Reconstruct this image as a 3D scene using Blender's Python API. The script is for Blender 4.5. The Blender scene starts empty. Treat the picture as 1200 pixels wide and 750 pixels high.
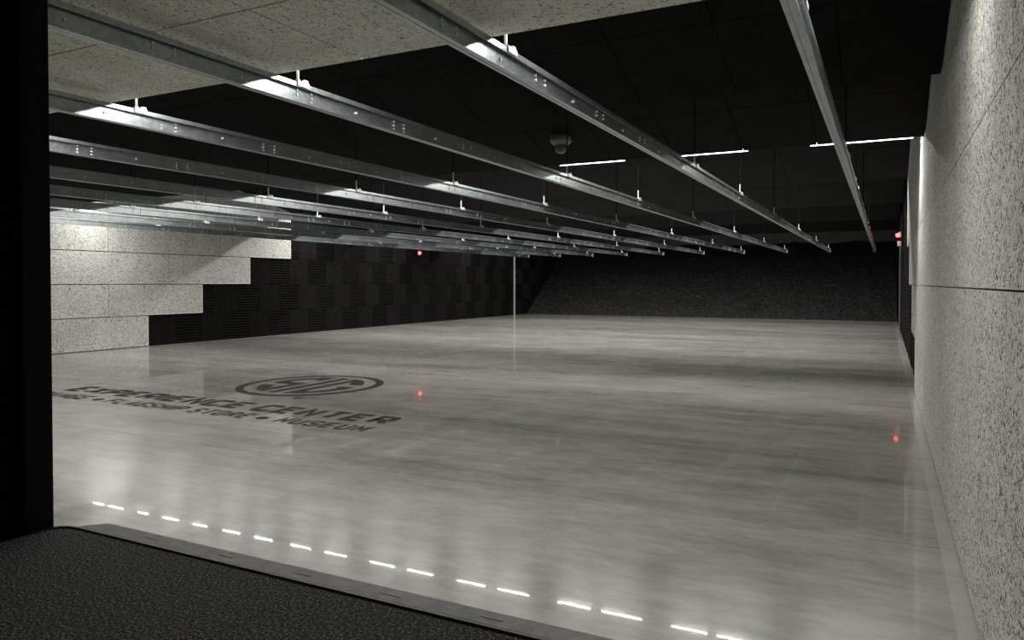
import bpy, bmesh, math, random
from mathutils import Vector, Matrix
random.seed(7)
SC = bpy.context.scene
COL = SC.collection
R = math.radians

# ------------------------------------------------------------------ materials
def nodes(name):
    m = bpy.data.materials.new(name); m.use_nodes = True
    nt = m.node_tree
    b = nt.nodes['Principled BSDF']
    return m, nt, b

def N(nt, typ, **kw):
    n = nt.nodes.new(typ)
    for k, v in kw.items():
        if k.startswith('i_'):
            key = k[2:].replace('_', ' ')
            n.inputs[key].default_value = v
        else:
            setattr(n, k, v)
    return n

def L(nt, a, b): nt.links.new(a, b)

def math_n(nt, op, a=None, b=None, clamp=False):
    n = N(nt, 'ShaderNodeMath', operation=op); n.use_clamp = clamp
    for i, v in enumerate((a, b)):
        if v is None: continue
        if isinstance(v, (int, float)): n.inputs[i].default_value = v
        else: L(nt, v, n.inputs[i])
    return n.outputs[0]

def ramp(nt, fac, stops):
    r = N(nt, 'ShaderNodeValToRGB')
    el = r.color_ramp.elements
    while len(el) < len(stops): el.new(0.5)
    for e, (p, c) in zip(el, stops):
        e.position = p; e.color = (c[0], c[1], c[2], 1) if len(c) == 3 else c
    L(nt, fac, r.inputs[0]); return r.outputs[0]

def plain(name, col, rough=0.6, metal=0.0, noise=0.0, scale=20, spec=0.5):
    m, nt, b = nodes(name)
    b.inputs['Roughness'].default_value = rough
    b.inputs['Metallic'].default_value = metal
    b.inputs['Specular IOR Level'].default_value = spec
    g = N(nt, 'ShaderNodeNewGeometry')
    n = N(nt, 'ShaderNodeTexNoise', i_Scale=scale, i_Detail=4.0)
    L(nt, g.outputs['Position'], n.inputs['Vector'])
    lo = [c * (1 - noise) for c in col]; hi = [min(1, c * (1 + noise)) for c in col]
    L(nt, ramp(nt, n.outputs['Fac'], [(0.3, lo), (0.7, hi)]), b.inputs['Base Color'])
    return m

def emit(name, col, strength):
    m, nt, b = nodes(name)
    b.inputs['Base Color'].default_value = (*col, 1)
    b.inputs['Emission Color'].default_value = (*col, 1)
    b.inputs['Emission Strength'].default_value = strength
    b.inputs['Roughness'].default_value = 0.3
    return m

def wood_wool(name, dark, mid, light, sc=1.0, bump=0.7, smudge=0.12, st=(.31, .46, .63)):
    """pressed wood-wool acoustic board: pale curled strands over darker gaps"""
    m, nt, b = nodes(name)
    g = N(nt, 'ShaderNodeNewGeometry')
    pos = g.outputs['Position']
    def strands(scale, off):
        mp = N(nt, 'ShaderNodeMapping'); mp.inputs['Location'].default_value = off
        L(nt, pos, mp.inputs['Vector'])
        n = N(nt, 'ShaderNodeTexNoise', i_Scale=scale, i_Detail=1.5, i_Roughness=0.5, i_Distortion=0.9)
        L(nt, mp.outputs[0], n.inputs['Vector'])
        d = math_n(nt, 'ABSOLUTE', math_n(nt, 'SUBTRACT', n.outputs['Fac'], 0.5))
        return math_n(nt, 'SUBTRACT', 1.0, math_n(nt, 'MULTIPLY', d, 7.0, True), True)
    s1 = strands(62 * sc, (0, 0, 0)); s2 = strands(90 * sc, (3.1, 7.7, 1.3))
    s = math_n(nt, 'MAXIMUM', s1, math_n(nt, 'MULTIPLY', s2, 0.85))
    fine = N(nt, 'ShaderNodeTexNoise', i_Scale=230 * sc, i_Detail=2.0)
    L(nt, pos, fine.inputs['Vector'])
    big = N(nt, 'ShaderNodeTexNoise', i_Scale=2.2, i_Detail=3.0)
    L(nt, pos, big.inputs['Vector'])
    h = math_n(nt, 'ADD', math_n(nt, 'MULTIPLY', s, 0.75), math_n(nt, 'MULTIPLY', fine.outputs['Fac'], 0.35))
    c = ramp(nt, h, [(st[0], dark), (st[1], mid), (st[2], light)])
    tint = ramp(nt, big.outputs['Fac'], [(0.3, (1 - smudge, 1 - smudge, 1 - smudge * 1.3)), (0.7, (1, 1, 1))])
    mx = N(nt, 'ShaderNodeMix', data_type='RGBA', blend_type='MULTIPLY'); mx.inputs[0].default_value = 1
    L(nt, c, mx.inputs[6]); L(nt, tint, mx.inputs[7])
    L(nt, mx.outputs[2], b.inputs['Base Color'])
    bp = N(nt, 'ShaderNodeBump', i_Strength=bump, i_Distance=0.006)
    L(nt, h, bp.inputs['Height']); L(nt, bp.outputs[0], b.inputs['Normal'])
    b.inputs['Roughness'].default_value = 0.9
    b.inputs['Specular IOR Level'].default_value = 0.15
    return m

def concrete():
    m, nt, b = nodes('polished_concrete')
    g = N(nt, 'ShaderNodeNewGeometry'); pos = g.outputs['Position']
    def noise(scale, stretch, detail=5.0, rough=0.6, off=(0, 0, 0)):
        mp = N(nt, 'ShaderNodeMapping'); mp.inputs['Scale'].default_value = stretch
        mp.inputs['Location'].default_value = off
        L(nt, pos, mp.inputs['Vector'])
        n = N(nt, 'ShaderNodeTexNoise', i_Scale=scale, i_Detail=detail, i_Roughness=rough, i_Distortion=0.0)
        L(nt, mp.outputs[0], n.inputs['Vector']); return n.outputs['Fac']
    streak = noise(0.5, (0.5, 1.6, 1), 3.0, 0.5)
    cloud = noise(1.3, (1, 1, 1), 3.0, 0.5, (4, 2, 0))
    fine = noise(16, (1, 1, 1), 4.0, 0.6)
    trow = noise(2.2, (0.16, 1.5, 1), 4.0, 0.55, (9, 1, 0))
    mid = noise(6.0, (0.45, 1.3, 1), 5.0, 0.62, (2, 5, 0))
    grain = noise(70, (1, 1, 1), 3.0, 0.6)
    small = noise(17.0, (0.5, 1.3, 1), 4.0, 0.6, (7, 3, 0))
    v = math_n(nt, 'ADD', math_n(nt, 'MULTIPLY', streak, 0.26), math_n(nt, 'MULTIPLY', cloud, 0.18))
    v = math_n(nt, 'ADD', v, math_n(nt, 'MULTIPLY', trow, 0.18))
    v = math_n(nt, 'ADD', v, math_n(nt, 'MULTIPLY', mid, 0.20))
    v = math_n(nt, 'ADD', v, math_n(nt, 'MULTIPLY', small, 0.13))
    v = math_n(nt, 'ADD', v, math_n(nt, 'MULTIPLY', grain, 0.05))
    c = ramp(nt, v, [(0.40, (0.185, 0.189, 0.171)), (0.5, (0.315, 0.315, 0.287)), (0.60, (0.43, 0.425, 0.385))])
    # sparse pale aggregate flecks
    vo = N(nt, 'ShaderNodeTexVoronoi', i_Scale=26.0); L(nt, pos, vo.inputs['Vector'])
    fl = math_n(nt, 'LESS_THAN', vo.outputs['Distance'], 0.055)
    wn = N(nt, 'ShaderNodeTexWhiteNoise'); L(nt, vo.outputs['Position'], wn.inputs['Vector'])
    fl = math_n(nt, 'MULTIPLY', fl, math_n(nt, 'GREATER_THAN', wn.outputs['Value'], 0.88))
    mx = N(nt, 'ShaderNodeMix', data_type='RGBA'); L(nt, math_n(nt, 'MULTIPLY', fl, 0.45), mx.inputs[0])
    L(nt, c, mx.inputs[6]); mx.inputs[7].default_value = (0.7, 0.7, 0.65, 1)
    # unpolished pale margin that runs along the three walls
    sx = N(nt, 'ShaderNodeSeparateXYZ'); L(nt, pos, sx.inputs[0])
    mg = math_n(nt, 'MAXIMUM', math_n(nt, 'MULTIPLY', math_n(nt, 'GREATER_THAN', sx.outputs[0], 0.232), 0.35), math_n(nt, 'MULTIPLY', math_n(nt, 'LESS_THAN', sx.outputs[0], -12.64), 0.8))
    mg = math_n(nt, 'MAXIMUM', mg, math_n(nt, 'MULTIPLY', math_n(nt, 'GREATER_THAN', sx.outputs[1], 26.12), 0.9))
    mx2 = N(nt, 'ShaderNodeMix', data_type='RGBA'); L(nt, mg, mx2.inputs[0])
    L(nt, mx.outputs[2], mx2.inputs[6]); mx2.inputs[7].default_value = (0.56, 0.55, 0.51, 1)
    L(nt, mx2.outputs[2], b.inputs['Base Color'])
    b.inputs['Roughness'].default_value = 0.22
    b.inputs['Specular IOR Level'].default_value = 0.13
    b.inputs['Coat Weight'].default_value = 0.35
    b.inputs['Coat Roughness'].default_value = 0.022
    return m

def galvanised():
    m, nt, b = nodes('galvanised_steel')
    g = N(nt, 'ShaderNodeNewGeometry')
    vo = N(nt, 'ShaderNodeTexVoronoi', i_Scale=60.0); L(nt, g.outputs['Position'], vo.inputs['Vector'])
    n = N(nt, 'ShaderNodeTexNoise', i_Scale=9.0, i_Detail=4.0); L(nt, g.outputs['Position'], n.inputs['Vector'])
    sp = N(nt, 'ShaderNodeSeparateColor'); L(nt, vo.outputs['Color'], sp.inputs[0])
    v = math_n(nt, 'ADD', math_n(nt, 'MULTIPLY', sp.outputs[0], 0.35), math_n(nt, 'MULTIPLY', n.outputs['Fac'], 0.65))
    L(nt, ramp(nt, v, [(0.25, (0.36, 0.40, 0.405)), (0.75, (0.53, 0.575, 0.58))]), b.inputs['Base Color'])
    L(nt, ramp(nt, v, [(0.2, (0.28,) * 3), (0.8, (0.34,) * 3)]), b.inputs['Roughness'])
    b.inputs['Metallic'].default_value = 0.9
    return m

def carpet_mat():
    m, nt, b = nodes('black_carpet')
    g = N(nt, 'ShaderNodeNewGeometry')
    n = N(nt, 'ShaderNodeTexNoise', i_Scale=400.0, i_Detail=3.0, i_Roughness=0.7); L(nt, g.outputs['Position'], n.inputs['Vector'])
    L(nt, ramp(nt, n.outputs['Fac'], [(0.42, (0.024, 0.025, 0.026)), (0.53, (0.13, 0.134, 0.136)), (0.64, (0.52, 0.535, 0.535))]), b.inputs['Base Color'])
    bp = N(nt, 'ShaderNodeBump', i_Strength=1.0, i_Distance=0.0025); L(nt, n.outputs['Fac'], bp.inputs['Height'])
    L(nt, bp.outputs[0], b.inputs['Normal'])
    b.inputs['Roughness'].default_value = 0.85
    return m

def rubber_mat():
    m, nt, b = nodes('granulated_rubber')
    g = N(nt, 'ShaderNodeNewGeometry')
    vo = N(nt, 'ShaderNodeTexVoronoi', i_Scale=30.0); L(nt, g.outputs['Position'], vo.inputs['Vector'])
    sp = N(nt, 'ShaderNodeSeparateColor'); L(nt, vo.outputs['Color'], sp.inputs[0])
    sx = N(nt, 'ShaderNodeSeparateXYZ'); L(nt, g.outputs['Position'], sx.inputs[0])
    ht = math_n(nt, 'SUBTRACT', 1.0, math_n(nt, 'MULTIPLY', sx.outputs[2], 0.55), True)     # more pale bits at the foot; the darker, unlit top put into colour
    pa = N(nt, 'ShaderNodeTexNoise', i_Scale=1.1, i_Detail=3.0); L(nt, g.outputs['Position'], pa.inputs['Vector'])
    den = math_n(nt, 'ADD', sp.outputs[0], math_n(nt, 'MULTIPLY', math_n(nt, 'MULTIPLY', ht, pa.outputs['Fac']), 0.5))
    L(nt, ramp(nt, den, [(0.55, (0.0045,) * 3), (0.85, (0.012,) * 3), (1.0, (0.05, 0.05, 0.048))]), b.inputs['Base Color'])
    bp = N(nt, 'ShaderNodeBump', i_Strength=0.8, i_Distance=0.03); L(nt, vo.outputs['Distance'], bp.inputs['Height'])
    L(nt, bp.outputs[0], b.inputs['Normal'])
    b.inputs['Roughness'].default_value = 0.7
    return m

M = {}
M['floor'] = concrete()
M['wool'] = wood_wool('pale_wood_wool_board', (0.02, 0.02, 0.019), (0.25, 0.25, 0.237), (0.80, 0.795, 0.76), 0.66, 1.0)
M['wool_ceiling'] = wood_wool('greyish_wood_wool_board', (0.13, 0.127, 0.112), (0.80, 0.78, 0.70), (0.97, 0.96, 0.89), 0.8, 0.9, 0.2, (.27, .43, .60))
M['galv'] = galvanised()
M['bolt'] = plain('zinc_bolt', (0.85, 0.86, 0.86), 0.4, 0.25, 0.1, 50)
M['clamp'] = plain('bright_zinc', (0.82, 0.83, 0.82), 0.45, 0.5, 0.1, 40)
M['carpet'] = carpet_mat()
M['nosing'] = plain('black_vinyl', (0.012, 0.012, 0.012), 0.4, 0, 0.2, 30)
M['alu'] = plain('scuffed_aluminium', (0.17, 0.17, 0.163), 0.5, 0.7, 0.25, 90)
M['black_paint'] = plain('black_painted_steel', (0.005, 0.005, 0.005), 0.6, 0, 0.15, 6, 0.2)
M['dark_edge'] = plain('worn_dark_steel', (0.22, 0.22, 0.22), 0.4, 0.3, 0.2, 12)
M['black_matt'] = plain('black_and_shaded_rod', (0.006, 0.006, 0.006), 0.8, 0, 0.15, 6, 0.15)  # black of the light hangers; on track hangers, baffle shade as colour
M['black_wall'] = plain('matt_black_paint', (0.006, 0.006, 0.006), 0.85, 0, 0.2, 3, 0.15)
M['baffle'] = plain('black_baffle_board', (0.0045, 0.0045, 0.0044), 0.85, 0, 0.6, 5, 0.15)
M['foam'] = plain('black_acoustic_foam', (0.0095, 0.0095, 0.0092), 0.85, 0, 0.35, 14, 0.08)
M['rubber'] = rubber_mat()
M['screw'] = plain('dark_screw', (0.03, 0.03, 0.03), 0.5, 0.4)
M['paint'] = plain('dark_grey_floor_paint', (0.035, 0.035, 0.033), 0.7, 0, 0.3, 9, 0.05)
M['white_trim'] = plain('pale_edge_trim', (0.78, 0.78, 0.76), 0.5, 0.2, 0.08, 10)
M['white_plastic'] = plain('white_plastic', (0.75, 0.75, 0.73), 0.35, 0, 0.04, 10)
M['grey_plastic'] = plain('grey_plastic', (0.16, 0.16, 0.16), 0.4, 0, 0.1, 10)
M['black_plastic'] = plain('black_plastic', (0.015, 0.015, 0.015), 0.4, 0, 0.1, 10)
M['header'] = plain('grey_steel_header', (0.08, 0.08, 0.08), 0.6, 0.2, 0.2, 3)
M['led'] = emit('led_module_glow', (1.0, 0.985, 0.94), 240.0)
M['diffuser'] = emit('frosted_diffuser_glow', (1.0, 0.99, 0.95), .40)
M['red'] = emit('red_lamp_glow', (1.0, 0.03, 0.03), 13.0)
M['red_dim'] = emit('red_lamp_glow_dim', (1.0, 0.05, 0.08), 2.5)
for k in ('diffuser', 'red', 'red_dim'): M[k].cycles.emission_sampling = 'NONE'
gm, gnt, gb = nodes('smoked_dome')
gb.inputs['Base Color'].default_value = (0.25, 0.25, 0.25, 1); gb.inputs['Roughness'].default_value = 0.08
gb.inputs['Transmission Weight'].default_value = 0.6
M['dome'] = gm

# ------------------------------------------------------------------ mesh helpers
def box(bm, x0, x1, y0, y1, z0, z1, mi=0):
    vs = [bm.verts.new((x, y, z)) for z in (z0, z1) for y in (y0, y1) for x in (x0, x1)]
    F = [(0, 2, 3, 1), (4, 5, 7, 6), (0, 1, 5, 4), (2, 6, 7, 3), (0, 4, 6, 2), (1, 3, 7, 5)]
    for f in F:
        fc = bm.faces.new([vs[i] for i in f]); fc.material_index = mi

def cyl(bm, p0, p1, r0, r1=None, seg=12, mi=0):
    r1 = r0 if r1 is None else r1
    p0, p1 = Vector(p0), Vector(p1); d = (p1 - p0).normalized()
    a = d.orthogonal().normalized(); b = d.cross(a)
    A, B = [], []
    for i in range(seg):
        t = 2 * math.pi * i / seg; o = a * math.cos(t) + b * math.sin(t)
        A.append(bm.verts.new(p0 + o * r0)); B.append(bm.verts.new(p1 + o * r1))
    for i in range(seg):
        j = (i + 1) % seg
        bm.faces.new((A[i], A[j], B[j], B[i])).material_index = mi
    bm.faces.new(A[::-1]).material_index = mi; bm.faces.new(B).material_index = mi

def lathe(bm, prof, origin=(0, 0, 0), axis='Z', seg=24):
    """prof: list of (r, h); revolved round the axis, h along it"""
    o = Vector(origin)
    ax = {'Z': (Vector((1, 0, 0)), Vector((0, 1, 0)), Vector((0, 0, 1))),
          'X': (Vector((0, 1, 0)), Vector((0, 0, 1)), Vector((1, 0, 0))),
          '-X': (Vector((0, 0, 1)), Vector((0, 1, 0)), Vector((-1, 0, 0)))}[axis]
    rings = []
    for r, h in prof:
        if r < 1e-6: rings.append([bm.verts.new(o + ax[2] * h)])
        else: rings.append([bm.verts.new(o + ax[2] * h + (ax[0] * math.cos(2 * math.pi * i / seg) + ax[1] * math.sin(2 * math.pi * i / seg)) * r) for i in range(seg)])
    for a, b in zip(rings, rings[1:]):
        for i in range(seg):
            j = (i + 1) % seg
            if len(a) == 1 and len(b) == 1: continue
            if len(a) == 1: bm.faces.new((a[0], b[j], b[i]))
            elif len(b) == 1: bm.faces.new((a[i], a[j], b[0]))
            else: bm.faces.new((a[i], a[j], b[j], b[i]))

def prism_y(bm, prof, y0, y1):
    """closed (x,z) outline extruded along Y"""
    a = [bm.verts.new((x, y0, z)) for x, z in prof]; b = [bm.verts.new((x, y1, z)) for x, z in prof]
    n = len(prof)
    for i in range(n):
        j = (i + 1) % n; bm.faces.new((a[i], a[j], b[j], b[i]))
    bm.faces.new(a[::-1]); bm.faces.new(b)

def prism_z(bm, pts, z0, z1):
    a = [bm.verts.new((x, y, z0)) for x, y in pts]; b = [bm.verts.new((x, y, z1)) for x, y in pts]
    n = len(pts)
    for i in range(n):
        j = (i + 1) % n; bm.faces.new((a[i], a[j], b[j], b[i]))
    bm.faces.new(a[::-1]); bm.faces.new(b)

def obj(name, bm, mats, parent=None, loc=(0, 0, 0), smooth=False, bevel=0):
    bmesh.ops.recalc_face_normals(bm, faces=bm.faces[:])
    me = bpy.data.meshes.new(name); bm.to_mesh(me); bm.free()
    for m in (mats if isinstance(mats, (list, tuple)) else [mats]): me.materials.append(m)
    if smooth:
        for p in me.polygons: p.use_smooth = True
    o = bpy.data.objects.new(name, me); COL.objects.link(o)
    o.location = loc
    if parent: o.parent = parent
    if bevel:
        mod = o.modifiers.new('bevel', 'BEVEL'); mod.width = bevel; mod.segments = 2; mod.limit_method = 'ANGLE'
    return o

def tag(o, label=None, cat=None, group=None, kind=None):
    if label: o['label'] = label
    if cat: o['category'] = cat
    if group: o['group'] = group
    if kind: o['kind'] = kind
    return o

def thing(name, label, cat, loc=(0, 0, 0), group=None):
    o = bpy.data.objects.new(name, None); COL.objects.link(o); o.location = loc
    o.empty_display_size = 0.1
    return tag(o, label, cat, group)

def structure(name, bm, m, bevel=0, label=None):
    o = obj(name, bm, m, bevel=bevel); o['kind'] = 'structure'
    if label: o['label'] = label
    return o

BM = bmesh.new
def boxes(*bs):
    bm = BM()
    for b in bs: box(bm, *b)
    return bm

# ------------------------------------------------------------------ room measures (metres)
XL, XR = -12.70, 0.298           # faces of the pale boards
WL, WR = -12.79, 0.388          # faces of the walls behind them
YB = 26.35                       # foot of the rubber berm
YEND = 30.3
ZUP = 4.4                        # upper ceiling
PC_Y, PC_Z = 2.81, 2.285         # far edge and height of the pale ceiling

# floor with a saw-cut joint across the range
structure('floor', boxes((WL - .2, WR + .2, -2.2, 3.884, -.2, 0), (WL - .2, WR + .2, 3.888, YEND + .2, -.2, 0),
          (WL - .2, WR + .2, 3.88, 3.892, -.2, -.006)), M['floor'])
structure('wall_left', boxes((WL - .2, WL, -2.2, YEND + .2, 0, ZUP)), M['black_wall'])
structure('wall_right', boxes((WR, WR + .2, -2.2, YEND + .2, 0, ZUP)), M['black_wall'])
structure('wall_back', boxes((WL, WR, YEND, YEND + .2, 0, ZUP)), M['header'])
structure('wall_rear', boxes((WL, WR, -2.2, -2.0, 0, ZUP)), M['black_wall'])

# pale ceiling: boards with open joints
bm = BM()
xs = [WL, -11.98, -9.54, -7.10, -4.66, -2.22, .22, WR]
ys = [-2.0, -.34, 2.10, PC_Y]
for i in range(len(xs) - 1):
    for j in range(len(ys) - 1):
        box(bm, xs[i] + .004, xs[i + 1] - .004, ys[j] + .004, ys[j + 1] - (.004 if j < 2 else 0), PC_Z, PC_Z + .05)
structure('ceiling', bm, M['wool_ceiling'])
structure('ceiling.001', boxes((WL, WR, -2.0, PC_Y - .03, PC_Z + .051, PC_Z + .10)), M['black_wall'])
structure('ceiling.002', boxes((WL - .2, WR + .2, -2.2, YEND + .2, ZUP, ZUP + .2)), M['black_wall'])

# pale corner guard at the far end of the left wall
structure('trim_1', boxes((WL, WL + .062, 25.285, 25.30, 0, 2.24)), M['white_trim'])

# ------------------------------------------------------------------ black sloping ceiling baffles
BAF = [(5.25, 2.51, 2.42, .31), (7.40, 2.508, 2.25, .32), (13.30, 2.90, 5.2, .23), (16.5, 2.81, 3.6, .25), (20.9, 2.84, 4.4, .25), (24.2, 2.78, 3.6, .25)]
ORD = ['first', 'second', 'third', 'fourth', 'fifth', 'sixth', 'seventh', 'eighth', 'ninth', 'tenth', 'eleventh', 'twelfth', 'thirteenth',
       'fourteenth', 'fifteenth', 'sixteenth', 'seventeenth', 'eighteenth', 'nineteenth', 'twentieth', 'twenty-first', 'twenty-second',
       'twenty-third', 'twenty-fourth', 'twenty-fifth', 'twenty-sixth', 'twenty-seventh', 'twenty-eighth', 'twenty-ninth', 'thirtieth']
def baffle_z(i, y):
    ye, ze, ln, sl = BAF[i]; return ze + sl * (ye - y)
for i, (ye, ze, ln, sl) in enumerate(BAF):
    t = thing('ceiling_baffle', f'black sloping board baffle under the ceiling, {ORD[i]} one beyond the pale ceiling', 'ceiling baffle', (0, ye, ze), 'black ceiling baffles')
    bm = BM()
    tile_y = .74 if i < 2 else 1.22
    tile_x = .665 if i < 2 else 1.22
    off = .26 if i % 2 == 0 else .58
    xs = [-off - tile_x * k for k in range(0, 30)]
    xs = [XR - .003] + [x for x in xs if x > XL + .1] + [XL + .003]
    ny = max(1, round(ln / tile_y))
    for a, b in zip(xs, xs[1:]):
        for k in range(ny):
            y1 = -k * ln / ny; y0 = -(k + 1) * ln / ny
            g = .0035
            P = [(b + g, y0 + g), (a - g, y0 + g), (a - g, y1 - (g if k else 0)), (b + g, y1 - (g if k else 0))]
            lo = [bm.verts.new((x, y, -sl * y)) for x, y in P]; hi = [bm.verts.new((x, y, -sl * y + .02)) for x, y in P]
            for q in range(4):
                bm.faces.new((lo[q], lo[(q + 1) % 4], hi[(q + 1) % 4], hi[q]))
            bm.faces.new(lo[::-1]); bm.faces.new(hi)
    obj('board_face', bm, M['baffle'], t)
    bm = BM()
    P = [(0, .0205), (0, .08), (-ln, sl * ln + .08), (-ln, sl * ln + .0205)]
    a = [bm.verts.new((XL + .003, y, z)) for y, z in P]; b = [bm.verts.new((XR - .003, y, z)) for y, z in P]
    for q in range(4): bm.faces.new((a[q], a[(q + 1) % 4], b[(q + 1) % 4], b[q]))
    bm.faces.new(a[::-1]); bm.faces.new(b)
    obj('backing_plate', bm, M['black_paint'], t)

# ------------------------------------------------------------------ pale wood-wool wall boards
STEP = [9.47, 10.74, 12.03, 13.30]
def board(side, y0, y1, z0, z1, label, screws=True, trim=None):
    g = .007 if side == 'left' else .003
    bm = BM()
    if side == 'left': x0, x1 = WL, XL
    else: x0, x1 = XR, WR
    box(bm, x0, x1, y0 + g, y1 - g, z0 + (.014 if z0 < .1 else g), z1 - g)
    if screws:
        xf = XL if side == 'left' else XR; s = 1 if side == 'left' else -1
        n = max(2, round((y1 - y0) / .6) + 1)
        for k in range(n):
            y = y0 + .09 + (y1 - y0 - .18) * k / (n - 1)
            for z in (z0 + .07, z1 - .07):
                cyl(bm, (xf - s * .002, y, z), (xf + s * .0012, y, z), .012, seg=8, mi=1)
    o = obj('wall_board', bm, [M['wool'], M['screw']], bevel=0)
    tag(o, label, 'wall board', f'pale boards on the {side} wall')
    if trim is not None:
        obj('edge_trim', boxes((XL, XL + .004, y1 - .026, y1 - g, z0 + g, z1 - g)), M['white_trim'], o)
        if trim > 0: obj('edge_trim', boxes((XL, XL + .004, trim, y1 - .0265, z0 + g, z0 + .022)), M['white_trim'], o)
RN = ['bottom row', 'second row', 'third row', 'top row']
lj = [[], [8.66], [9.93], [8.66, 11.2]]
for r in range(4):
    ys = [2.14, 4.6, 7.2] + lj[r] + [STEP[r]]
    ys = [y for i, y in enumerate(ys) if i == 0 or y - ys[i - 1] > .5]
    if r == 2: ys = [2.14, 4.9, 7.49, 9.93, 12.03]
    z0 = .6 * r; z1 = .6 * (r + 1) if r < 3 else 3.3
    n = len(ys) - 1
    for k in range(n):
        if ys[k + 1] < 7.6: continue           # wholly hidden behind the stall post
        w = 'ending at the black foam' if k == n - 1 else ('next to the stall post' if ys[k] < 7.7 else 'between its neighbours')
        board('left', ys[k], ys[k + 1], z0, z1, f'pale wood-wool board on the left wall, {RN[r]}, {w}', True, (STEP[r - 1] if r else 0) if k == n - 1 else None)
rj = [(0, 1.2, [-2.0, 4.8, 9.47]), (.6, 1.2, [9.47, 10.74]), (1.2, 1.8, [-2.0, .9, 6.5, 12.03]), (1.8, 3.4, [-2.0, 2.37, 6.9, 13.3])]
lab = {(0, 0): 'large pale wood-wool board low on the right wall, nearest the viewer', (0, 1): 'large pale wood-wool board low on the right wall, ending at the black foam',
       (1, 0): 'short pale board on the right wall stepping over the bottom foam row', (2, 0): 'pale board at the frame edge in the middle row of the right wall', (2, 1): 'long pale board in the middle row of the right wall, nearer one',
       (2, 2): 'long pale board in the middle row of the right wall, ending at black foam', (3, 0): 'tall pale board high on the right wall at the upper right corner',
       (3, 1): 'tall pale board high on the right wall under the first black baffle', (3, 2): 'tall pale board high on the right wall, farthest under the baffles'}
for i, (z0, z1, ys) in enumerate(rj):
    for k in range(len(ys) - 1):
        board('right', ys[k], ys[k + 1], z0, z1, lab[(i, k)], False)

# ------------------------------------------------------------------ black acoustic foam tiles
TY, TZ = .64, .60
def foam_mesh(w, level):
    bm = BM(); n = 10 if level or w > .5 else 5
    g = .003; base, peak = (.016, .048) if level else (.034, .048)
    pr = []
    ln = (TZ if level else w) - 2 * g
    for k in range(n):
        a = ln * k / n
        pr += [(a, base), (a + ln / n * .22, base), (a + ln / n * .50, peak), (a + ln / n * .72, peak)]
    pr += [(ln, base), (ln, 0), (0, 0)]
    e0, e1 = g, (w if level else TZ) - g
    def P(u, d, e): return (d, e, g + u) if level else (d, g + u, e)
    A = [bm.verts.new(P(u, d, e0)) for u, d in pr]; B = [bm.verts.new(P(u, d, e1)) for u, d in pr]
    q = len(pr)
    for i in range(q): bm.faces.new((A[i], A[(i + 1) % q], B[(i + 1) % q], B[i]))
    bm.faces.new(A[::-1]); bm.faces.new(B)
    return bm
PROTO = {}
def foam(side, y, z, w, level, label):
    key = (w, level)
    if key not in PROTO:
        o = obj('acoustic_foam_tile', foam_mesh(w, level), M['foam']); PROTO[key] = o
    else:
        o = PROTO[key].copy(); COL.objects.link(o); o.name = 'acoustic_foam_tile'
    if side == 'left': o.location = (WL + .001, y, z)
    else:
        o.rotation_euler = (0, 0, math.pi); o.location = (WR - .001, y + w, z)
    tag(o, label, 'foam tile', f'black foam tiles on the {side} wall')
FR = ['bottom row', 'second row', 'third row', 'fourth row', 'top row']
for side in ('left', 'right'):
    for r in range(4 if side == 'left' else 5):
        y = STEP[r] if r < 4 else 14.58
        lv = False; k = 0; z = TZ * r
        if r in (1, 3):
            widths = [.32]; lv = True
        else: widths = []
        while True:
            w = widths.pop() if widths else TY
            if y + w > (25.27 if side == 'left' else 26.3): break
            rib = 'level' if lv else 'upright'
            foam(side, y, z, w, lv, f'black foam tile with {rib} ribs on {side} wall, {FR[r]}, {ORD[k]} from pale boards')
            y += w; lv = not lv; k += 1
    if side == 'left':
        for r in range(4):
            y = 25.36; lv = bool(r % 2); k = 0
            while y < 29 and .74 * (y + TY - YB) + .12 < TZ * r + (.0 if r else .0) or (r == 0 and y + TY < YB):
                rib = 'level' if lv else 'upright'
                foam('left', y, TZ * r, TY, lv, f'black foam tile with {rib} ribs past the pale corner strip, {FR[r]}, {ORD[k]} from it')
                y += TY; lv = not lv; k += 1

# ------------------------------------------------------------------ rubber berm (bullet trap)
bm = BM(); nx, ny = 200, 50
from mathutils import noise as mn
grid = []
for j in range(ny + 1):
    row = []
    for i in range(nx + 1):
        x = WL + .052 + (WR - WL - .104) * i / nx; v = j / ny; y = YB + v * (YEND - YB - .01)
        z = .70 * (y - YB)
        d = .10 * mn.noise((x * .8, y * .9, 0)) + .05 * mn.noise((x * 3, y * 3, 5)) + .035 * mn.noise((x * 9, y * 9, 2))
        z = max(0.0, z + d * min(1, v * 8))
        row.append(bm.verts.new((x, y, z + .001)))
    grid.append(row)
for j in range(ny):
    for i in range(nx): bm.faces.new((grid[j][i], grid[j][i + 1], grid[j + 1][i + 1], grid[j + 1][i]))
me_o = obj('rubber_berm', bm, M['rubber'])
tag(me_o, 'dark slope of chopped black rubber across the far end of the room', 'bullet trap', kind='stuff')

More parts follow.
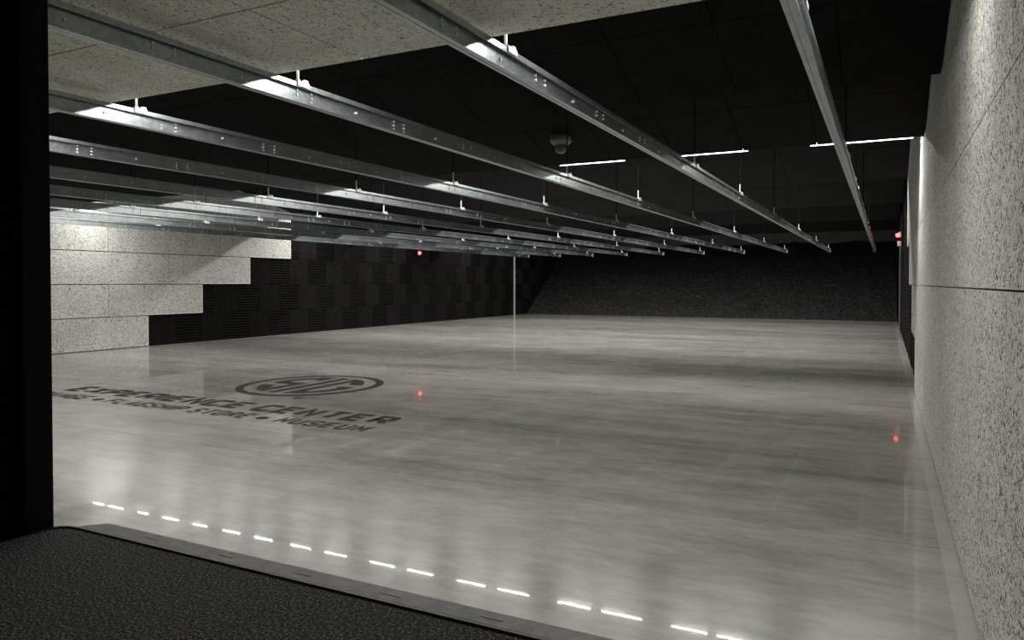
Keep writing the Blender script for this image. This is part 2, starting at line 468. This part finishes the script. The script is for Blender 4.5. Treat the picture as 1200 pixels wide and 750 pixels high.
# ------------------------------------------------------------------ overhead tracks
RAILX = [-.29, -1.475, -2.66, -3.90, -5.13, -6.42, -7.65, -8.85, -10.05, -11.25]
ZB = 2.13
prof = [(-.022, 0), (-.0035, 0), (-.0035, .004), (.0005, .004), (.0005, 0), (.025, 0), (.025, .014), (.0195, .014), (.0195, .0055), (.002, .0055),
        (.002, .0945), (.0195, .0945), (.0195, .076), (.025, .076), (.025, .100), (-.022, .100), (-.022, .0945), (-.002, .0945), (-.002, .0055), (-.022, .0055)]
Y0, Y1 = .6, 23.4
RODS = [2.84, 6.36, 8.57, 11.4, 14.85, 18.8, 22.9]
def rod_top(y):
    for i, (ye, ze, ln, sl) in enumerate(BAF):
        if ye - ln <= y <= ye: return baffle_z(i, y)
    return ZUP
def track_mesh():
    bm = BM(); prism_y(bm, prof, Y0, Y1); return bm
def plate(seam):
    bm = BM()
    if seam:
        box(bm, .0021, .0024, -.075, -.002, .009, .07); box(bm, .0021, .0024, .002, .075, .009, .07)
    else: box(bm, .0021, .0024, -.07, .07, .009, .07)
    for yy in (-.052, .052):
        for zz in (.020, .043, .066):
            cyl(bm, (.0025, yy, zz), (.0085, yy, zz), .0068, .0052, 8, mi=1)
    return bm
def hanger_clamp():
    bm = BM()
    box(bm, -.028, .030, -.030, .050, .0795, .086)
    box(bm, -.030, -.0235, -.032, .050, .060, .0795); box(bm, .0255, .032, -.032, .050, .060, .0795)
    box(bm, .010, .026, .020, .046, .0895, .099)
    cyl(bm, (0, 0, .089), (0, 0, .100), .012, seg=6)
    return bm
SEAMS = [2.06 + .82 * k for k in range(-1, 26)]
first = {}
for i, x in enumerate(RAILX):
    where = 'nearest the right wall' if i == 0 else f'{ORD[i]} from the right wall' if i < 9 else 'nearest the left wall'
    t = thing('ceiling_track', f'long galvanised steel target track hung under the ceiling, {where}', 'track', (x, 0, ZB), 'steel tracks hung under the ceiling')
    def put(key, maker, name, mats, y):
        if key not in first:
            o = obj(name, maker(), mats, t); first[key] = o
        else:
            o = first[key].copy(); o.name = name; COL.objects.link(o); o.parent = t
        o.location = (0, y, 0); return o
    put('track', track_mesh, 'track_channel', M['galv'], 0)
    sh = (0, .31, 0, .17, .44, .05, .62, .28, .5, .12)[i]
    for k, y in enumerate(SEAMS):
        y += sh
        if Y0 + .1 < y < Y1 - .1:
            put(('plate', k % 2), lambda: plate(k % 2), 'splice_plate', [M['galv'], M['bolt']], y)
        if Y0 < y + .41 < Y1 - .1:
            def mk():
                b_ = BM(); cyl(b_, (.002, 0, .043), (.0095, 0, .043), .0075, .006, 8); return b_
            put('bolt', mk, 'bolt', M['bolt'], y + .41)
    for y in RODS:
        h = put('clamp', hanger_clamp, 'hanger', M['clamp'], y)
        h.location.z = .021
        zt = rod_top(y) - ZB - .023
        for nm, z0, z1, rr, mm in (('threaded_rod', .0895, .185, .0068, 'bolt'), ('shaded_rod', .1855, zt, .0055, 'black_matt')):  # one rod: bright lit foot, upper length black for the shade above
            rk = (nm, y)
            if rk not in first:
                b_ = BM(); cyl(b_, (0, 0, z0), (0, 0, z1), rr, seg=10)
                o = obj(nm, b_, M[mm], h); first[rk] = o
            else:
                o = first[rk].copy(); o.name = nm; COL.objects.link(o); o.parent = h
    def mke():
        b_ = BM(); box(b_, -.028, .03, 0, .012, -.006, .104); box(b_, -.012, .014, .012, .045, .02, .06); return b_
    put('cap', mke, 'end_cap', M['clamp'], Y1)

# ------------------------------------------------------------------ LED strip lights behind the second baffle
FX = [(-12.52, .14), (-11.72, .53), (-10.29, .53), (-8.87, .53), (-7.43, .53), (-5.95, .53), (-4.51, .53), (-3.05, .53), (-1.64, .53), (-.24, .48)]
LY, LZ = 8.30, 2.72
for i, (x, hl) in enumerate(FX):
    n = 9 - i
    where = 'nearest the right wall' if n == 0 else (f'{ORD[n]} from the right wall' if n < 9 else 'nearest the left wall')
    t = thing('strip_light', f'slim lit LED strip light behind the second black baffle, {where}', 'strip light', (x, LY, LZ), 'strip lights behind the second baffle')
    obj('housing', boxes((-hl - .015, hl + .015, -.025, .047, .017, .055)), M['white_plastic'], t)
    bm = BM(); box(bm, -hl, hl, -.013, .013, 0, .0118)
    for f in bm.faces: f.material_index = 1 if f.normal.z > -.5 else 0
    bm.normal_update()
    for f in bm.faces: f.material_index = 0 if f.calc_center_median().z < .001 else 1
    lm = obj('led_module', bm, [M['led'], M['white_plastic']], t); lm.rotation_euler.x = R(-3)   # aimed a little towards the firing line
    zb = -.061 if n < 3 else -.002
    wd = {0: (-.48, .47), 1: (-.48, .29), 2: (-.53, .30)}.get(n, (-hl, hl))
    bm = BM(); box(bm, wd[0], wd[1], .034, .046, zb, .0118)
    for f in bm.faces: f.material_index = 0 if f.calc_center_median().y < .0345 else 1
    obj('diffuser', bm, [M['diffuser'], M['white_plastic']], t)
    zt = baffle_z(2, LY) - LZ - .03
    for dx in (-hl * .8, hl * .8):
        b_ = BM(); cyl(b_, (dx, .01, .0555), (dx, .01, zt), .005, seg=8)
        obj('hanger_rod', b_, M['black_matt'], t)

# rows of LED lamps hidden behind the other baffles and the pale ceiling's far edge
def row(y, z, w, x0=XL + .35, x1=XR - .25, tilt=0):
    l = bpy.data.lights.new('led_row', 'AREA'); l.shape = 'RECTANGLE'
    l.size = x1 - x0; l.size_y = .04; l.energy = w; l.color = (1, .985, .945)
    o = bpy.data.objects.new('led_row', l); COL.objects.link(o)
    o.location = ((x0 + x1) / 2, y, z); o.rotation_euler = (tilt, 0, 0)
row(3.12, 2.425, 122)
row(13.7, 3.11, 320)
row(16.8, 3.02, 265)
row(21.2, 3.05, 250)
row(24.5, 2.96, 65, tilt=R(15))

# ------------------------------------------------------------------ dome camera
cy = 6.85; cz = baffle_z(1, cy)
t = thing('dome_camera', 'small dome security camera under a black ceiling baffle', 'camera', (-2.93, cy, cz))
bm = BM(); lathe(bm, [(0, .03), (.112, .03), (.112, -.036), (.105, -.046), (.078, -.066), (.068, -.075), (0, -.075)]); obj('mount', bm, M['grey_plastic'], t, smooth=True)
bm = BM(); lathe(bm, [(.066, -.0755), (.066, -.095), (.058, -.125), (.04, -.147), (.02, -.157), (0, -.16)]); obj('dome', bm, M['dome'], t, smooth=True)
bm = BM(); lathe(bm, [(0, -.077), (.045, -.077), (.045, -.10), (.03, -.125), (0, -.135)], seg=16); obj('camera_module', bm, M['black_plastic'], t, smooth=True)

# ------------------------------------------------------------------ red signal lamps
t = thing('signal_lamp', 'glowing red signal lamp on the black foam of the left wall', 'lamp', (XL, 18.66, 2.15))
obj('back_box', boxes((0, .04, -.05, .05, -.10, .20)), M['black_plastic'], t)
bm = BM(); lathe(bm, [(0, .04), (.05, .04), (.05, .07), (.035, .095), (0, .105)], (0, 0, -.01), 'X', 20); obj('lens', bm, M['red'], t, smooth=True)
obj('status_light', boxes((.0405, .05, -.04, .04, .145, .18)), M['red_dim'], t)
t = thing('signal_lamp', 'glowing red signal lamp on the far end of the right wall', 'lamp', (XR, 18.8, 2.31))
obj('bracket', boxes((-.035, .0, -.05, .05, -.05, .07)), M['white_plastic'], t)
bm = BM(); lathe(bm, [(0, .036), (.045, .036), (.045, .075), (.03, .10), (0, .11)], (0, 0, 0), '-X', 20); obj('lens', bm, M['red'], t, smooth=True)
t = thing('wall_sensor', 'small round white sensor on the right wall under the red lamp', 'sensor', (XR, 18.8, 2.115))
bm = BM(); box(bm, -.02, 0, -.07, .07, -.06, .06); obj('base', bm, M['white_plastic'], t, bevel=.008)
bm = BM(); lathe(bm, [(0, .021), (.066, .021), (.062, .06), (.035, .075), (.033, .06), (0, .06)], (0, 0, 0), '-X', 20); obj('ring', bm, M['white_plastic'], t, smooth=True)
bm = BM(); lathe(bm, [(0, .061), (.03, .061), (.022, .08), (0, .086)], (0, 0, 0), '-X', 16); obj('eye', bm, M['black_plastic'], t, smooth=True)
bm = BM(); cyl(bm, (XR - .014, 18.8, 0.02), (XR - .014, 18.8, 2.05), .011, seg=10)
for z in (.4, .95, 1.5, 1.95): box(bm, XR - .028, XR, 18.775, 18.825, z, z + .025)
tag(obj('conduit', bm, M['grey_plastic']), 'thin grey conduit running down the right wall from the white sensor', 'conduit')

# ------------------------------------------------------------------ shooting bench and stall partition
BZ, BK = .95, (1.22 - .95) / 1.22      # bench height; BK brings floor-level sightlines up to it
t = thing('stall_partition', 'black steel stall partition with its front post at the left edge, beside the bench', 'partition', (-.84, .48, 0))
obj('front_post', boxes((-.016, .0165, -.018, .0145, 0, PC_Z - .002)), M['black_paint'], t, bevel=.002)
obj('edge_strip', boxes((-.0215, -.0165, -.014, -.009, 0, PC_Z - .002)), M['dark_edge'], t)
obj('panel', boxes((-.036, -.022, -1.6, .0, 0, PC_Z - .002)), M['black_paint'], t)

t = thing('shooting_bench', 'black speckled bench top with a metal front strip, in the lower left corner', 'bench', (0, 0, 0))
YC = 2.262 * BK
edge = [(-3.70, 2.10), (-3.70, 2.165), (-3.69, 2.20), (-3.665, 2.232), (-3.63, 2.252), (-3.59, 2.26), (-3.54, 2.262)]
edge = [(x * BK, y * BK) for x, y in edge] + [(XR - .003, YC)]
pts = [(XR - .003, -.1), (-3.70 * BK, -.1)] + edge
bm = BM(); prism_z(bm, pts, BZ - .035, BZ); obj('bench_top', bm, M['carpet'], t)
bm = BM()
for (x, y), nx_ in zip(edge, edge[1:] + [None]):
    if nx_: cyl(bm, (x, y, BZ - .004), (nx_[0], nx_[1], BZ - .004), .0058, seg=12)
obj('nosing', bm, M['nosing'], t)
bm = BM()
pr = [(2.277, -.02), (2.277, -.0008), (2.285, .0), (2.378, .0), (2.392, -.0012), (2.392, -.02)]
xa = [-3.60, -3.60, -3.597, -3.52, -3.505, -3.505]
a = [bm.verts.new((x * BK, y * BK, BZ + z)) for x, (y, z) in zip(xa, pr)]; b = [bm.verts.new((XR - .003, y * BK, BZ + z)) for y, z in pr]
for q in range(6): bm.faces.new((a[q], a[(q + 1) % 6], b[(q + 1) % 6], b[q]))
bm.faces.new(a[::-1]); bm.faces.new(b)
obj('front_strip', bm, M['alu'], t)
for x in (-3.12, -2.62, -2.17, -1.72, -1.27, -.82, -.37):  # scuffs on the strip, added as thin dark bars
    b_ = BM(); box(b_, (x - .045) * BK, (x + .045) * BK, 2.326 * BK, 2.332 * BK, BZ + .00005, BZ + .0004)
    obj('scuff_mark', b_, M['dark_edge'], t)
obj('front_apron', boxes((-3.70 * BK, XR - .003, .44, .46, .45, BZ - .036)), M['black_paint'], t)
for x in (-.79, .25):
    obj('leg', boxes((x - .02, x + .02, .39, .43, 0, BZ - .036)), M['black_paint'], t)

# ------------------------------------------------------------------ painted floor emblem and lettering
def stroke(bm, pts, w, z):
    """flat mitred line"""
    P = [Vector((p[0], p[1])) for p in pts]; closed = (P[0] - P[-1]).length < 1e-6
    if closed: P = P[:-1]
    n = len(P); Lf, Rt = [], []
    for i in range(n):
        d0 = (P[i] - P[i - 1]).normalized() if (i or closed) else None
        d1 = (P[(i + 1) % n] - P[i]).normalized() if (i < n - 1 or closed) else None
        d0 = d0 or d1; d1 = d1 or d0
        nn = Vector((-d0.y - d1.y, d0.x + d1.x))
        nn = nn.normalized() if nn.length > 1e-6 else Vector((-d0.y, d0.x))
        k = w / 2 / max(.45, nn.dot(Vector((-d1.y, d1.x))))
        Lf.append(bm.verts.new((*(P[i] + nn * k), z))); Rt.append(bm.verts.new((*(P[i] - nn * k), z)))
    for i in range(n if closed else n - 1):
        j = (i + 1) % n
        bm.faces.new((Lf[i], Rt[i], Rt[j], Lf[j]))
C_ = .16
GL = {  # strokes on a unit cell
    'E': [[(1, 1), (0, 1), (0, 0), (1, 0)], [(0, .5), (.85, .5)]],
    'F': [[(1, 1), (0, 1), (0, 0)], [(0, .5), (.85, .5)]],
    'X': [[(0, 0), (1, 1)], [(0, 1), (1, 0)]],
    'P': [[(0, 0), (0, 1), (.85, 1), (1, .9), (1, .55), (.85, .45), (0, .45)]],
    'R': [[(0, 0), (0, 1), (.85, 1), (1, .9), (1, .55), (.85, .45), (0, .45)], [(.5, .45), (1, 0)]],
    'I': [[(.5, 0), (.5, 1)]],
    'N': [[(0, 0), (0, 1), (1, 0), (1, 1)]],
    'M': [[(0, 0), (0, 1), (.5, .35), (1, 1), (1, 0)]],
    'C': [[(1, .8), (1, .88), (.86, 1), (.14, 1), (0, .86), (0, .14), (.14, 0), (.86, 0), (1, .12), (1, .2)]],
    'G': [[(1, .8), (1, .88), (.86, 1), (.14, 1), (0, .86), (0, .14), (.14, 0), (.86, 0), (1, .12), (1, .45), (.55, .45)]],
    'S': [[(1, .82), (.86, 1), (.14, 1), (0, .88), (0, .62), (.14, .52), (.86, .48), (1, .38), (1, .12), (.86, 0), (.14, 0), (0, .18)]],
    'O': [[(.14, 0), (0, .14), (0, .86), (.14, 1), (.86, 1), (1, .86), (1, .14), (.86, 0), (.14, 0)]],
    'U': [[(0, 1), (0, .14), (.14, 0), (.86, 0), (1, .14), (1, 1)]],
    'T': [[(0, 1), (1, 1)], [(.5, 1), (.5, 0)]],
    'A': [[(0, 0), (.5, 1), (1, 0)], [(.2, .35), (.8, .35)]],
    'L': [[(0, 1), (0, 0), (1, 0)]],
    'H': [[(0, 0), (0, 1)], [(1, 0), (1, 1)], [(0, .5), (1, .5)]],
}
def text(bm, s, x0, x1, y0, y1, w, gap, z, narrow='I'):
    unit = 0
    for ch in s: unit += (.38 if ch in narrow else .55 if ch == ' ' else 1)
    cw = (x1 - x0 + gap) / unit
    x = x0
    for ch in s:
        a = cw * (.38 if ch in narrow else .55 if ch == ' ' else 1)
        if ch in GL:
            gx0, gx1 = x + w / 2, x + a - gap - w / 2
            for st in GL[ch]:
                stroke(bm, [(gx0 + (gx1 - gx0) * u, y0 + w / 2 + (y1 - y0 - w) * v) for u, v in st], w, z)
                z += 1e-6
        x += a
fl = thing('floor_emblem', 'dark painted round emblem and lettering on the concrete floor', 'floor marking', (0, 0, 0))
ZP = .0025
ec = (-6.13, 6.75)
def paint(name, bm):
    """a coat of floor paint: its faces look up"""
    bm.normal_update()
    for f in bm.faces:
        if f.normal.z < 0: f.normal_flip()
    me = bpy.data.meshes.new(name); bm.to_mesh(me); bm.free(); me.materials.append(M['paint'])
    o = bpy.data.objects.new(name, me); COL.objects.link(o); o.parent = fl
bm = BM(); seg = 72
ro = [bm.verts.new((ec[0] + .835 * math.cos(2 * math.pi * i / seg), ec[1] + .885 * math.sin(2 * math.pi * i / seg), ZP)) for i in range(seg)]
ri = [bm.verts.new((ec[0] + .735 * math.cos(2 * math.pi * i / seg), ec[1] + .800 * math.sin(2 * math.pi * i / seg), ZP)) for i in range(seg)]
for i in range(seg): bm.faces.new((ro[i], ro[(i + 1) % seg], ri[(i + 1) % seg], ri[i]))
paint('emblem_ring', bm)
def flat(name, P):
    bm = BM(); f = bm.faces.new([bm.verts.new((x, y, ZP)) for x, y in P])
    bmesh.ops.triangulate(bm, faces=[f]); paint(name, bm)
flat('emblem_letter', [(-6.185, 6.09), (-6.075, 6.09), (-6.075, 7.40), (-6.185, 7.40)])
HOOK = [(-5.97, 6.10), (-5.975, 7.385), (-5.86, 7.35), (-5.74, 7.25), (-5.63, 7.11), (-5.56, 6.98), (-5.69, 6.955), (-5.76, 6.98), (-5.81, 7.10), (-5.865, 7.16),
        (-5.865, 6.42), (-5.83, 6.31), (-5.79, 6.32), (-5.73, 6.42), (-5.68, 6.54), (-5.665, 6.66), (-5.74, 6.745), (-5.70, 6.81), (-5.54, 6.81), (-5.535, 6.62), (-5.59, 6.43), (-5.70, 6.27), (-5.82, 6.16)]
flat('emblem_letter', HOOK)
# the first letter: the same hook turned half round, its left bowl running into the spine, which stops there
flat('emblem_letter', [(-6.285, 7.39), (-6.285, 7.07), (-6.385, 7.06), (-6.40, 7.18), (-6.45, 7.18), (-6.53, 7.08), (-6.58, 6.96), (-6.585, 6.87), (-6.54, 6.83),
     (-6.285, 6.83), (-6.285, 6.115), (-6.40, 6.15), (-6.52, 6.25), (-6.63, 6.39), (-6.70, 6.52), (-6.57, 6.545), (-6.50, 6.52), (-6.45, 6.40), (-6.395, 6.34),
     (-6.395, 6.69), (-6.62, 6.69), (-6.72, 6.72), (-6.725, 6.88), (-6.67, 7.07), (-6.56, 7.23), (-6.44, 7.34)])

bm = BM(); q = (-5.56, 5.912)
stroke(bm, [(q[0] + .05 * math.cos(2 * math.pi * i / 24), q[1] + .05 * math.sin(2 * math.pi * i / 24)) for i in range(25)], .012, ZP)
for st in GL['R']: stroke(bm, [(q[0] - .018 + .036 * u, q[1] - .026 + .052 * v) for u, v in st], .011, ZP)
paint('registered_mark', bm)
for wd, x0, x1 in (('EXPERIENCE', -8.37, -5.64), ('CENTER', -5.49, -3.87)):
    bm = BM(); text(bm, wd, x0, x1, 5.13, 5.47, .075, .05, ZP); paint('heading_word', bm)
for wd, x0, x1 in (('RANGE', -8.36, -7.53), ('FLAGSHIP', -7.19, -6.06), ('STORE', -5.93, -5.18), ('MUSEUM', -4.83, -3.84)):
    bm = BM(); text(bm, wd, x0, x1, 4.79, 5.005, .032, .04, ZP); paint('tagline_word', bm)
for x in (-7.355, -5.02):
    bm = BM(); bm.faces.new([bm.verts.new((x + .06 * math.cos(2 * math.pi * i / 20), 4.885 + .06 * math.sin(2 * math.pi * i / 20), ZP)) for i in range(20)])
    paint('tagline_dot', bm)

# ------------------------------------------------------------------ world, camera, view
w = bpy.data.worlds.new('World'); SC.world = w; w.use_nodes = True
w.node_tree.nodes['Background'].inputs[0].default_value = (0, 0, 0, 1)
f = 861.0
cam = bpy.data.cameras.new('camera'); cam.sensor_width = 36; cam.lens = 36 * f / 1200
cam.shift_y = -(375 - 347.78) / 1200; cam.clip_start = .05
co = bpy.data.objects.new('camera', cam); COL.objects.link(co)
co.location = (0, 0, 1.22); co.rotation_euler = (R(90 - 1.05), 0, R(26.959))
SC.camera = co
SC.cycles.use_denoising = True
SC.cycles.max_bounces = 10
SC.cycles.diffuse_bounces = 6
SC.cycles.sample_clamp_indirect = 3
SC.cycles.sample_clamp_direct = 25
vs = SC.view_settings
SC.display_settings.display_device = 'sRGB'
vs.view_transform = 'Standard'; vs.look = 'None'; vs.gamma = 1; vs.exposure = 0.42; vs.use_curve_mapping = False
